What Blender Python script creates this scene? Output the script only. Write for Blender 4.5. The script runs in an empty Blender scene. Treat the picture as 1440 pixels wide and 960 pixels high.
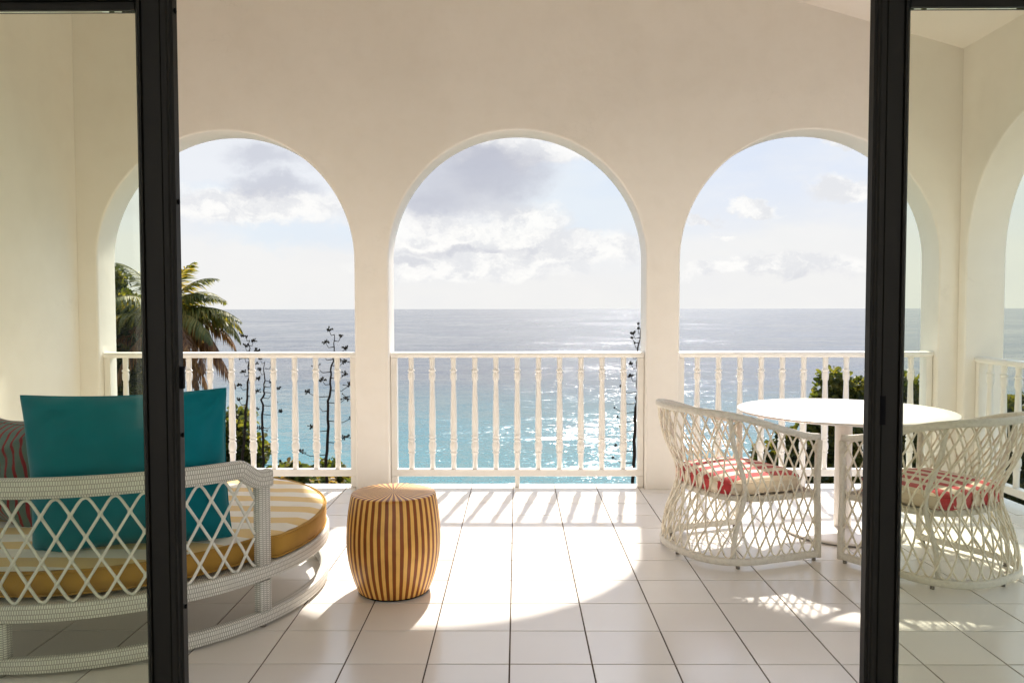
import bpy, math, random
from math import sin, cos, pi, sqrt, radians, atan2, exp
from mathutils import Vector, Matrix, noise

random.seed(7)
S = bpy.context.scene
COL = S.collection

# ------------------------------------------------------------------ camera
cam_d = bpy.data.cameras.new('camera')
cam_d.sensor_width = 36.0
cam_d.lens = 1126.0 / 1440.0 * 36.0
cam_d.clip_start = 0.05
cam_d.clip_end = 90000
cam = bpy.data.objects.new('camera', cam_d)
COL.objects.link(cam)
cam.matrix_world = (Matrix.Translation((0, 0, 1.4)) @ Matrix.Rotation(0.00621, 4, 'Z')
                    @ Matrix.Rotation(pi / 2 - 0.0409, 4, 'X') @ Matrix.Rotation(-0.0014, 4, 'Z'))
S.camera = cam

# ------------------------------------------------------------------ light
SUN = Vector((0.155, 1.0, 0.93)).normalized()
SUN_EL = math.asin(SUN.z)
SUN_AZ = atan2(SUN.x, SUN.y)
sd = bpy.data.lights.new('sun', 'SUN')
sd.energy = 2.1
sd.angle = radians(1.3)
sd.color = (1.0, 0.93, 0.83)
sun = bpy.data.objects.new('sun', sd)
sun.rotation_euler = SUN.to_track_quat('Z', 'Y').to_euler()
sun.location = (2, 20, 20)
COL.objects.link(sun)

S.view_settings.view_transform = 'Standard'
S.view_settings.look = 'None'
S.view_settings.gamma = 1
S.view_settings.exposure = 2.12

S.render.engine = 'CYCLES'
c = S.cycles
c.max_bounces = 12
c.diffuse_bounces = 8
c.glossy_bounces = 4
c.transmission_bounces = 6
c.transparent_max_bounces = 24
c.sample_clamp_indirect = 8
c.use_denoising = True
c.caustics_reflective = False
c.caustics_refractive = False

CLOUD = (7.2, 7.1, 6.9)       # radiance before the background strength
SKY_STRENGTH = 0.14


def px_dir(px, py):
    a, b = (px - 727) / 1126.0, (434 - py) / 1126.0
    return Vector((a, 1.0, b)).normalized()


def build_world():
    w = bpy.data.worlds.new('World')
    S.world = w
    w.use_nodes = True
    nt = w.node_tree
    N, L = nt.nodes, nt.links
    N.clear()
    out = N.new('ShaderNodeOutputWorld')
    bg = N.new('ShaderNodeBackground')
    bg.inputs['Strength'].default_value = SKY_STRENGTH
    L.new(bg.outputs[0], out.inputs[0])
    sky = N.new('ShaderNodeTexSky')
    sky.sky_type = 'NISHITA'
    sky.sun_disc = False
    sky.sun_elevation = SUN_EL
    sky.sun_rotation = SUN_AZ
    sky.altitude = 20
    sky.dust_density = 1.2
    tc = N.new('ShaderNodeTexCoord')
    dirv = tc.outputs['Generated']

    def math_(op, a, b=None, clamp=False):
        n = N.new('ShaderNodeMath'); n.operation = op; n.use_clamp = clamp
        for i, x in enumerate((a, b)):
            if x is None: continue
            if isinstance(x, (int, float)): n.inputs[i].default_value = x
            else: L.new(x, n.inputs[i])
        return n.outputs[0]

    def vmath(op, a, b=None):
        n = N.new('ShaderNodeVectorMath'); n.operation = op
        for i, x in enumerate((a, b)):
            if x is None: continue
            if isinstance(x, (tuple, Vector)): n.inputs[i].default_value = x
            else: L.new(x, n.inputs[i])
        return n.outputs['Value'] if op == 'LENGTH' else n.outputs[0]

    def ramp(x, lo, hi, a=0.0, b=1.0):
        n = N.new('ShaderNodeMapRange'); n.interpolation_type = 'SMOOTHSTEP'
        L.new(x, n.inputs[0])
        n.inputs[1].default_value = lo; n.inputs[2].default_value = hi
        n.inputs[3].default_value = a; n.inputs[4].default_value = b
        return n.outputs[0]

    def mix(fac, a, b):
        n = N.new('ShaderNodeMix'); n.data_type = 'RGBA'
        if isinstance(fac, (int, float)): n.inputs[0].default_value = fac
        else: L.new(fac, n.inputs[0])
        for i, x in ((6, a), (7, b)):
            if isinstance(x, tuple): n.inputs[i].default_value = (*x, 1)
            else: L.new(x, n.inputs[i])
        return n.outputs[2]

    def noise_tex(scale, detail=6, rough=0.55, vec=None, stretch=None):
        n = N.new('ShaderNodeTexNoise')
        n.inputs['Scale'].default_value = scale
        n.inputs['Detail'].default_value = detail
        n.inputs['Roughness'].default_value = rough
        v = vec or dirv
        if stretch: v = vmath('MULTIPLY', v, stretch)
        L.new(v, n.inputs['Vector'])
        return n

    # distorted direction so that cloud edges billow
    nd = noise_tex(12.0, 9, 0.66, stretch=(1, 1, 1.5))
    off = vmath('SUBTRACT', nd.outputs['Color'], (0.5, 0.5, 0.5))
    off = vmath('MULTIPLY', off, (0.10, 0.10, 0.075))
    dd = vmath('ADD', dirv, off)

    def blob(px, py, rx, ry, soft=0.5, vec=None):
        c_ = px_dir(px, py)
        v = vmath('SUBTRACT', vec or dd, c_)
        v = vmath('MULTIPLY', v, (1126.0 / rx, 2.0, 1126.0 / ry))
        return ramp(vmath('LENGTH', v), 1.0 - soft, 1.0 + soft, 1.0, 0.0)

    sep = N.new('ShaderNodeSeparateXYZ'); L.new(dirv, sep.inputs[0])
    z = sep.outputs[2]
    # thin veil everywhere, thickest towards the horizon
    veil_n = noise_tex(3.2, 6, 0.6, stretch=(1, 1, 3.2))
    veil = math_('ADD', math_('MULTIPLY', ramp(z, 0.02, 0.30, 1.0, 0.0), 0.75), math_('MULTIPLY', ramp(veil_n.outputs[0], 0.38, 0.66), 0.55), True)
    left_white = ramp(sep.outputs[0], 0.30, -0.05)          # the left half of the view is overcast
    veil = math_('MULTIPLY', math_('MAXIMUM', veil, math_('MULTIPLY', left_white, 0.80)), ramp(z, .30, .6, 1.0, .45))
    sk = vmath('MULTIPLY', sky.outputs[0], (1., 1., 1.))
    blue = mix(ramp(z, .24, .6, 1.0, 0.1), sk, (1.10, 1.28, 1.60))
    col = mix(veil, blue, (1.49, 1.505, 1.52))
    # horizon whitening
    col = mix(ramp(z, 0.0, 0.16, 0.9, 0.0), col, (1.50, 1.49, 1.46))
    # blue gaps on the left
    for b in ((520, 322, 45, 9), (400, 330, 90, 16), (300, 268, 30, 9), (830, 290, 110, 60)):
        m = math_('MULTIPLY', blob(*b, 0.8), 0.55)
        col = mix(m, col, (1.20, 1.40, 1.60))
    # bright cumulus, modelled light and shade inside
    pn = noise_tex(26, 6, 0.6, vec=dd, stretch=(1, 1, 1.6))
    puff = mix(ramp(pn.outputs[0], .38, .62), (1.33, 1.345, 1.38), (1.68, 1.665, 1.62))
    for b in ((735, 318, 62, 34), (690, 345, 120, 24), (600, 330, 70, 30), (820, 352, 80, 22), (740, 215, 110, 22),
              (1052, 293, 32, 11), (1195, 272, 48, 17), (985, 314, 24, 7), (1130, 376, 90, 16), (1010, 380, 60, 9),
              (1440, 250, 60, 20), (660, 380, 150, 18), (340, 290, 140, 22), (1020, 330, 12, 6), (1185, 205, 24, 8)):
        m = math_('MULTIPLY', blob(*b, 0.34), 0.9)
        col = mix(m, col, puff)
    # grey bellies
    for b, k in (((650, 262, 84, 36), .62), ((705, 238, 60, 26), .6), ((600, 290, 62, 16), .5), ((665, 225, 60, 16), .5),
              ((380, 225, 40, 14), .55), ((385, 262, 44, 13), .6), ((690, 352, 60, 7), .35), ((610, 352, 45, 6), .4), ((575, 365, 26, 5), .35),
              ((1140, 388, 60, 5), .2)):
        m = math_('MULTIPLY', blob(*b, 0.7), k)
        col = mix(m, col, (.80, .83, .98))
    # fine variation in brightness
    var = noise_tex(14, 6, 0.6, stretch=(1, 1, 2.0))
    col = mix(math_('MULTIPLY', ramp(var.outputs[0], 0.3, 0.7), 0.10), col, (1.17, 1.22, 1.34))
    L.new(col, bg.inputs[0])


build_world()

# ------------------------------------------------------------------ materials
def mat_new(name):
    m = bpy.data.materials.new(name)
    m.use_nodes = True
    nt = m.node_tree
    nt.nodes.clear()
    out = nt.nodes.new('ShaderNodeOutputMaterial')
    return m, nt, out


class MN:
    """small node helper"""
    def __init__(s, name, rough=0.5, color=(.8, .8, .8), spec=0.5, **kw):
        s.m, s.nt, s.out = mat_new(name)
        s.p = s.nt.nodes.new('ShaderNodeBsdfPrincipled')
        s.p.inputs['Roughness'].default_value = rough
        s.p.inputs['Base Color'].default_value = (*color, 1)
        s.p.inputs['Specular IOR Level'].default_value = spec
        for k, v in kw.items():
            s.p.inputs[k.replace('_', ' ')].default_value = v
        s.nt.links.new(s.p.outputs[0], s.out.inputs[0])
        s.tc = s.nt.nodes.new('ShaderNodeTexCoord')

    def link(s, a, b): s.nt.links.new(a, b)

    def coord(s, kind='Object', scale=None):
        o = s.tc.outputs[kind]
        if scale:
            n = s.nt.nodes.new('ShaderNodeVectorMath'); n.operation = 'MULTIPLY'
            s.link(o, n.inputs[0]); n.inputs[1].default_value = scale
            o = n.outputs[0]
        return o

    def world_pos(s):
        return s.nt.nodes.new('ShaderNodeNewGeometry').outputs['Position']

    def noise(s, scale, detail=3, rough=.55, vec=None, dist=0.0):
        n = s.nt.nodes.new('ShaderNodeTexNoise')
        n.inputs['Scale'].default_value = scale
        n.inputs['Detail'].default_value = detail
        n.inputs['Roughness'].default_value = rough
        n.inputs['Distortion'].default_value = dist
        s.link(vec or s.coord(), n.inputs['Vector'])
        return n.outputs[0]

    def math(s, op, a, b=None, clamp=False):
        n = s.nt.nodes.new('ShaderNodeMath'); n.operation = op; n.use_clamp = clamp
        for i, x in enumerate((a, b)):
            if x is None: continue
            if isinstance(x, (int, float)): n.inputs[i].default_value = x
            else: s.link(x, n.inputs[i])
        return n.outputs[0]

    def rng(s, x, lo, hi, a=0., b=1., smooth=True):
        n = s.nt.nodes.new('ShaderNodeMapRange')
        n.interpolation_type = 'SMOOTHSTEP' if smooth else 'LINEAR'
        s.link(x, n.inputs[0])
        for i, v in enumerate((lo, hi, a, b)): n.inputs[i + 1].default_value = v
        return n.outputs[0]

    def mix(s, fac, a, b):
        n = s.nt.nodes.new('ShaderNodeMix'); n.data_type = 'RGBA'
        if isinstance(fac, (int, float)): n.inputs[0].default_value = fac
        else: s.link(fac, n.inputs[0])
        for i, x in ((6, a), (7, b)):
            if isinstance(x, tuple): n.inputs[i].default_value = (*x, 1)
            else: s.link(x, n.inputs[i])
        return n.outputs[2]

    def bump(s, h, strength=.3, dist=.01, normal=None):
        n = s.nt.nodes.new('ShaderNodeBump')
        n.inputs['Strength'].default_value = strength
        n.inputs['Distance'].default_value = dist
        s.link(h, n.inputs['Height'])
        if normal is not None: s.link(normal, n.inputs['Normal'])
        s.link(n.outputs[0], s.p.inputs['Normal'])
        return n.outputs[0]

    def sep(s, v):
        n = s.nt.nodes.new('ShaderNodeSeparateXYZ'); s.link(v, n.inputs[0])
        return n.outputs

    def color(s, o): s.link(o, s.p.inputs['Base Color'])


def M_stucco(name, base, dark):
    k = MN(name, .75, base, .3)
    pos = k.world_pos()
    n1 = k.noise(0.9, 5, .6, pos)
    n2 = k.noise(6, 4, .6, pos)
    f = k.math('ADD', k.math('MULTIPLY', k.rng(n1, .35, .7), .6), k.math('MULTIPLY', k.rng(n2, .4, .75), .3), True)
    # hairline damp veins
    n3 = k.noise(1.7, 7, .62, pos, .6)
    vein = k.rng(k.math('ABSOLUTE', k.math('SUBTRACT', n3, .5)), 0.0, .006, 1, 0)
    patch = k.rng(k.noise(.8, 2, .5, pos), .56, .66)
    c_ = k.mix(f, base, dark)
    c_ = k.mix(k.math('MULTIPLY', k.math('MULTIPLY', vein, patch), .16), c_, tuple(x * .55 for x in dark))
    k.color(c_)
    g = k.noise(140, 3, .6, pos)
    h = k.noise(11, 3, .5, pos)
    b1 = k.bump(k.math('ADD', k.math('MULTIPLY', g, .25), h), .22, .012)
    return k.m


M = {}
M['wall'] = M_stucco('stucco', (.88, .84, .785), (.81, .765, .70))
M['ceiling'] = M_stucco('ceiling_paint', (.87, .81, .75), (.84, .78, .71))
M['room'] = M_stucco('room_paint', (.84, .82, .78), (.80, .78, .74))


def M_tile():
    k = MN('glazed_tile', .2, (.82, .80, .76), .5)
    pos = k.world_pos()
    oi = k.nt.nodes.new('ShaderNodeObjectInfo')
    r = oi.outputs['Random']
    n = k.noise(1.6, 4, .55, pos)
    c_ = k.mix(k.rng(n, .2, .8, smooth=False), (.83, .80, .76), (.77, .735, .69))
    c_ = k.mix(k.math('MULTIPLY', r, .6), c_, (.70, .655, .61))
    k.color(c_)
    k.link(k.rng(k.noise(3, 3, .5, pos), .2, .8, .14, .24, False), k.p.inputs['Roughness'])
    k.bump(k.noise(5, 2, .5, pos), .05, .02)
    return k.m


M['tile'] = M_tile()


def M_simple(name, color, rough=.5, spec=.5, var=.0, scale=8, bump=0, bscale=60, **kw):
    k = MN(name, rough, color, spec, **kw)
    pos = k.coord()
    if var:
        n = k.noise(scale, 4, .6, pos)
        k.color(k.mix(k.rng(n, .35, .7), color, tuple(x * (1 - var) for x in color)))
    if bump:
        k.bump(k.noise(bscale, 3, .6, pos), bump, .004)
    return k.m


M['paving'] = M_simple('bounce_court_paving', (.62, .59, .54), .8, .3, .15, 2)  # for the unseen paving added as a bounce surface
M['grout'] = M_simple('grout', (.10, .065, .04), .9, .2, .4, 9)
M['paint'] = M_simple('white_gloss_paint', (.87, .84, .79), .35, .5, .06, 3)
M['frame'] = M_simple('dark_bronze_aluminium', (.006, .0055, .0032), .5, .2, .25, 4)
M['rubber'] = M_simple('black_rubber', (.002, .002, .003), .8, .1)
M['white_table'] = M_simple('powder_coated_white', (.74, .70, .655), .30, .5, .05, 3)
M['bark'] = M_simple('bark', (.11, .08, .055), .9, .2, .5, 14, .6, 30)
M['stalk'] = M_simple('dry_stalk', (.02, .014, .010), .85, .2, .4, 30)
M['pod'] = M_simple('dry_pods', (.016, .014, .008), .9, .2, .4, 30)
M['glide'] = M_simple('plastic_glide', (.20, .18, .15), .5)


def M_glass():
    m, nt, out = mat_new('tinted_glass')
    N, L = nt.nodes, nt.links
    tr = N.new('ShaderNodeBsdfTransparent'); tr.inputs[0].default_value = (.92, .94, .87, 1)
    gl = N.new('ShaderNodeBsdfGlossy'); gl.inputs['Roughness'].default_value = .02
    gl.inputs[0].default_value = (.85, .92, .85, 1)
    fr = N.new('ShaderNodeFresnel'); fr.inputs[0].default_value = 1.22
    mx = N.new('ShaderNodeMixShader')
    L.new(fr.outputs[0], mx.inputs[0]); L.new(tr.outputs[0], mx.inputs[1]); L.new(gl.outputs[0], mx.inputs[2])
    L.new(mx.outputs[0], out.inputs[0])
    return m


M['glass'] = M_glass()


def M_weave():                                       # flat strap weave, on uv in metres
    k = MN('woven_resin_strap', .55, (.72, .72, .68), .35)
    uv = k.coord('UV')
    br = k.nt.nodes.new('ShaderNodeTexBrick')
    k.link(uv, br.inputs['Vector'])
    br.inputs['Scale'].default_value = 1.0
    br.inputs['Brick Width'].default_value = .0090
    br.inputs['Row Height'].default_value = .0190
    br.inputs['Mortar Size'].default_value = .0022
    br.inputs['Mortar Smooth'].default_value = .6
    br.inputs['Color1'].default_value = (.86, .85, .80, 1)
    br.inputs['Color2'].default_value = (.80, .79, .75, 1)
    br.inputs['Mortar'].default_value = (.42, .41, .37, 1)
    n = k.noise(9, 3, .6, uv)
    k.color(k.mix(k.math('MULTIPLY', k.rng(n, .45, .8), .25), br.outputs[0], (.50, .49, .44)))
    h = k.math('SUBTRACT', 1.0, br.outputs['Fac'])
    k.bump(h, .7, .002)
    return k.m


def M_wrap(name, a, b):                              # cane wound round a rod: rings across u
    k = MN(name, .5, a, .35)
    uv = k.coord('UV')
    u = k.sep(uv)[0]
    jit = k.math('MULTIPLY', k.noise(25, 2, .5, uv), .004)
    w = k.math('SINE', k.math('MULTIPLY', k.math('ADD', u, jit), 2 * pi / .0075))
    hh = k.math('ABSOLUTE', w)
    dark = k.rng(hh, .0, .45, 1, 0)
    gap = k.rng(k.noise(60, 2, .5, uv), .45, .65)
    c_ = k.mix(k.math('MULTIPLY', k.math('MULTIPLY', dark, gap), .75), a, b)
    stain = k.rng(k.noise(14, 4, .6, uv), .55, .75)
    c_ = k.mix(k.math('MULTIPLY', stain, .3), c_, (.42, .36, .25))
    k.color(c_)
    k.bump(hh, .7, .002)
    return k.m


M['weave'] = M_weave()
M['wrap'] = M_wrap('wound_cane', (.80, .765, .68), (.24, .19, .12))
M['strand'] = M_simple('lattice_resin_strand', (.82, .81, .75), .45, .4, .12, 12, .2, 200)


def M_cane():
    k = MN('peeled_cane_strand', .5, (.70, .63, .50), .4)
    pos = k.world_pos()
    n = k.noise(22, 4, .65, pos)
    c_ = k.mix(k.rng(n, .42, .68), (.82, .77, .66), (.66, .58, .44))
    sp = k.rng(k.noise(60, 2, .5, pos), .68, .74)
    k.color(k.mix(k.math('MULTIPLY', sp, .7), c_, (.20, .13, .07)))
    return k.m


M['cane'] = M_cane()


def M_fabric(name, color, var=.15, sheen=.3):
    k = MN(name, .85, color, .15)
    k.p.inputs['Sheen Weight'].default_value = sheen
    k.p.inputs['Sheen Roughness'].default_value = .4
    pos = k.coord()
    n = k.noise(5, 3, .6, pos)
    k.color(k.mix(k.rng(n, .35, .7), color, tuple(x * (1 - var) for x in color)))
    k.bump(k.math('ADD', k.noise(420, 2, .6, pos), k.math('MULTIPLY', k.noise(7, 3, .5, pos), 3.0)), .18, .006)
    return k.m


M['teal'] = M_fabric('teal_canvas', (.002, .185, .24), .12, .25)
M['gold'] = M_fabric('mustard_canvas', (.50, .285, .06), .15, .1)


def M_stripes(name, kind, period, duty, a, b, axis=0, phase=0., edge=.02, wob=.004):
    """stripes of dyed cloth: colour b where frac(coord/period) < duty"""
    k = MN(name, .85, a, .15)
    k.p.inputs['Sheen Weight'].default_value = .15
    src = k.coord(kind)
    x = k.sep(src)[axis]
    nz = k.math('MULTIPLY', k.math('SUBTRACT', k.noise(3, 2, .5, src), .5), wob)
    x = k.math('ADD', x, nz)
    f = k.math('FRACT', k.math('ADD', k.math('DIVIDE', x, period), phase + 100.0))
    up = k.rng(f, 0, edge, 0, 1)
    dn = k.rng(f, duty, duty + edge, 1, 0)
    c_ = k.mix(k.math('MULTIPLY', up, dn), a, b)
    n = k.noise(6, 3, .6, src)
    c_ = k.mix(k.math('MULTIPLY', k.rng(n, .4, .75), .15), c_, tuple(x_ * .6 for x_ in a))
    k.color(c_)
    k.bump(k.math('ADD', k.noise(420, 2, .6, src), k.math('MULTIPLY', k.noise(8, 3, .5, src), 2.5)), .16, .006)
    return k.m


M['yellow_stripe'] = M_stripes('yellow_awning_cloth', 'Object', .21, .5, (.80, .745, .63), (.74, .52, .21), 1, .13, .012, .01)
M['red_stripe'] = M_stripes('red_awning_cloth', 'Object', .1205, .52, (.76, .66, .52), (.50, .050, .055), 1, .26, .02, .002)
M['pin_stripe'] = M_stripes('red_pinstripe_cloth', 'UV', .040, .30, (.13, .20, .175), (.30, .012, .02), 0, .1, .06, .03)


def M_barrel():
    k = MN('inlaid_barrel', .42, (.6, .4, .2), .45)
    pos = k.coord()
    x, y, z = k.sep(pos)
    ang = k.math('ARCTAN2', y, x)
    nz = k.math('MULTIPLY', k.math('SUBTRACT', k.noise(6, 2, .5, pos), .5), .03)
    f = k.math('FRACT', k.math('ADD', k.math('MULTIPLY', k.math('ADD', ang, nz), 40 / (2 * pi)), 100.25))
    m_ = k.math('MULTIPLY', k.rng(f, 0, .05), k.rng(f, .50, .55, 1, 0))
    n = k.noise(9, 4, .6, pos)
    light = k.mix(k.rng(n, .3, .7), (.88, .52, .13), (.77, .43, .10))
    dark = k.mix(k.rng(n, .3, .7), (.27, .065, .006), (.20, .046, .004))
    k.color(k.mix(m_, light, dark))
    k.bump(k.math('ADD', m_, k.math('MULTIPLY', k.noise(50, 3, .6, pos), .4)), .25, .002)
    return k.m


M['barrel'] = M_barrel()


def M_leaf(name, a, b, cc, scale=3.0, trans=.45):
    m, nt, out = mat_new(name)
    N, L = nt.nodes, nt.links
    geo = N.new('ShaderNodeNewGeometry')
    def nz(sc, det):
        n = N.new('ShaderNodeTexNoise'); n.inputs['Scale'].default_value = sc; n.inputs['Detail'].default_value = det
        L.new(geo.outputs['Position'], n.inputs['Vector']); return n.outputs[0]
    def rmp(x, stops):
        r = N.new('ShaderNodeValToRGB'); L.new(x, r.inputs[0])
        e = r.color_ramp.elements
        e[0].position, e[0].color = stops[0][0], (*stops[0][1], 1)
        e[1].position, e[1].color = stops[-1][0], (*stops[-1][1], 1)
        for p_, c_ in stops[1:-1]:
            x_ = e.new(p_); x_.color = (*c_, 1)
        return r.outputs[0]
    ad = N.new('ShaderNodeMath'); ad.operation = 'MULTIPLY_ADD'
    L.new(geo.outputs['Random Per Island'], ad.inputs[0]); ad.inputs[1].default_value = .36
    L.new(nz(scale, 3), ad.inputs[2])
    col = rmp(ad.outputs[0], ((.42, a), (.68, b), (.93, cc)))
    d = N.new('ShaderNodeBsdfPrincipled'); d.inputs['Roughness'].default_value = .55
    d.inputs['Specular IOR Level'].default_value = .4
    t = N.new('ShaderNodeBsdfTranslucent')
    mul = N.new('ShaderNodeMix'); mul.data_type = 'RGBA'; mul.blend_type = 'MULTIPLY'; mul.inputs[0].default_value = 1
    L.new(col, mul.inputs[6]); mul.inputs[7].default_value = (2.2, 2.0, .7, 1)
    L.new(col, d.inputs['Base Color']); L.new(mul.outputs[2], t.inputs[0])
    mx = N.new('ShaderNodeMixShader'); mx.inputs[0].default_value = trans
    L.new(d.outputs[0], mx.inputs[1]); L.new(t.outputs[0], mx.inputs[2]); L.new(mx.outputs[0], out.inputs[0])
    return m


M['leaf'] = M_leaf('broad_leaf', (.020, .032, .008), (.060, .075, .016), (.17, .155, .04))
M['grape'] = M_leaf('sea_grape_leaf', (.03, .05, .012), (.08, .10, .02), (.20, .12, .03))
M['dark_leaf'] = M_leaf('dark_leaf', (.012, .020, .006), (.035, .045, .010), (.11, .10, .024))
M['frond'] = M_leaf('palm_leaflet', (.05, .065, .012), (.12, .125, .02), (.28, .21, .05), 1.5, .4)
M['dead_frond'] = M_leaf('dry_palm_leaflet', (.07, .032, .012), (.19, .09, .03), (.42, .24, .08), 1.5, .35)
M['ground'] = M_simple('scrubby_soil', (.05, .045, .022), .95, .1, .6, .8, .6, 6)


def M_sea():
    k = MN('sea_water', .12, (.02, .12, .16), .33)
    pos = k.world_pos()
    x, y, z = k.sep(pos)
    # shallows over sand near the shore, deep water beyond
    warp = k.math('MULTIPLY', k.math('SUBTRACT', k.noise(.012, 4, .55, pos), .5), 90)
    d = k.math('ADD', k.math('ADD', y, warp), k.math('MULTIPLY', x, .12))
    shallow = k.rng(d, 100, 330, 1, 0)
    c_ = k.mix(shallow, (.011, .022, .042), (.017, .132, .142))
    reef = k.rng(k.noise(.035, 5, .6, pos), .52, .66)
    c_ = k.mix(k.math('MULTIPLY', reef, .35), c_, (.008, .045, .065))
    k.color(c_)
    nt = k.nt
    def wav(scale, stretch, det, rough=.6):
        v = nt.nodes.new('ShaderNodeVectorMath'); v.operation = 'MULTIPLY'
        k.link(pos, v.inputs[0]); v.inputs[1].default_value = stretch
        return k.noise(scale, det, rough, v.outputs[0])
    def slope(scale, stretch, det, amp):
        v = nt.nodes.new('ShaderNodeVectorMath'); v.operation = 'MULTIPLY'
        k.link(pos, v.inputs[0]); v.inputs[1].default_value = stretch
        n = nt.nodes.new('ShaderNodeTexNoise'); n.inputs['Scale'].default_value = scale
        n.inputs['Detail'].default_value = det; n.inputs['Roughness'].default_value = .6
        k.link(v.outputs[0], n.inputs['Vector'])
        a = nt.nodes.new('ShaderNodeVectorMath'); a.operation = 'SUBTRACT'
        k.link(n.outputs['Color'], a.inputs[0]); a.inputs[1].default_value = (.5, .5, .5)
        b = nt.nodes.new('ShaderNodeVectorMath'); b.operation = 'MULTIPLY'
        k.link(a.outputs[0], b.inputs[0]); b.inputs[1].default_value = (amp * .7, amp, 0)
        return b.outputs[0]
    def vadd(a, b):
        n = nt.nodes.new('ShaderNodeVectorMath'); n.operation = 'ADD'
        k.link(a, n.inputs[0])
        if isinstance(b, tuple): n.inputs[1].default_value = b
        else: k.link(b, n.inputs[1])
        return n.outputs[0]
    nv = vadd(vadd(vadd(slope(.02, (.5, 1.2, 1), 2, .4), slope(.16, (.5, 1.2, 1), 3, .66)), vadd(slope(.9, (.6, 1.2, 1), 4, .92), slope(3.8, (.7, 1.1, 1), 2, 1.05))), (0, 0, 1))
    nn = nt.nodes.new('ShaderNodeVectorMath'); nn.operation = 'NORMALIZE'
    k.link(nv, nn.inputs[0])
    k.link(nn.outputs[0], k.p.inputs['Normal'])
    # wind lanes: smoother and rougher water
    k.link(k.rng(k.noise(.004, 4, .6, pos), .35, .65, .08, .18), k.p.inputs['Roughness'])
    return k.m


M['sea'] = M_sea()

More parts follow.
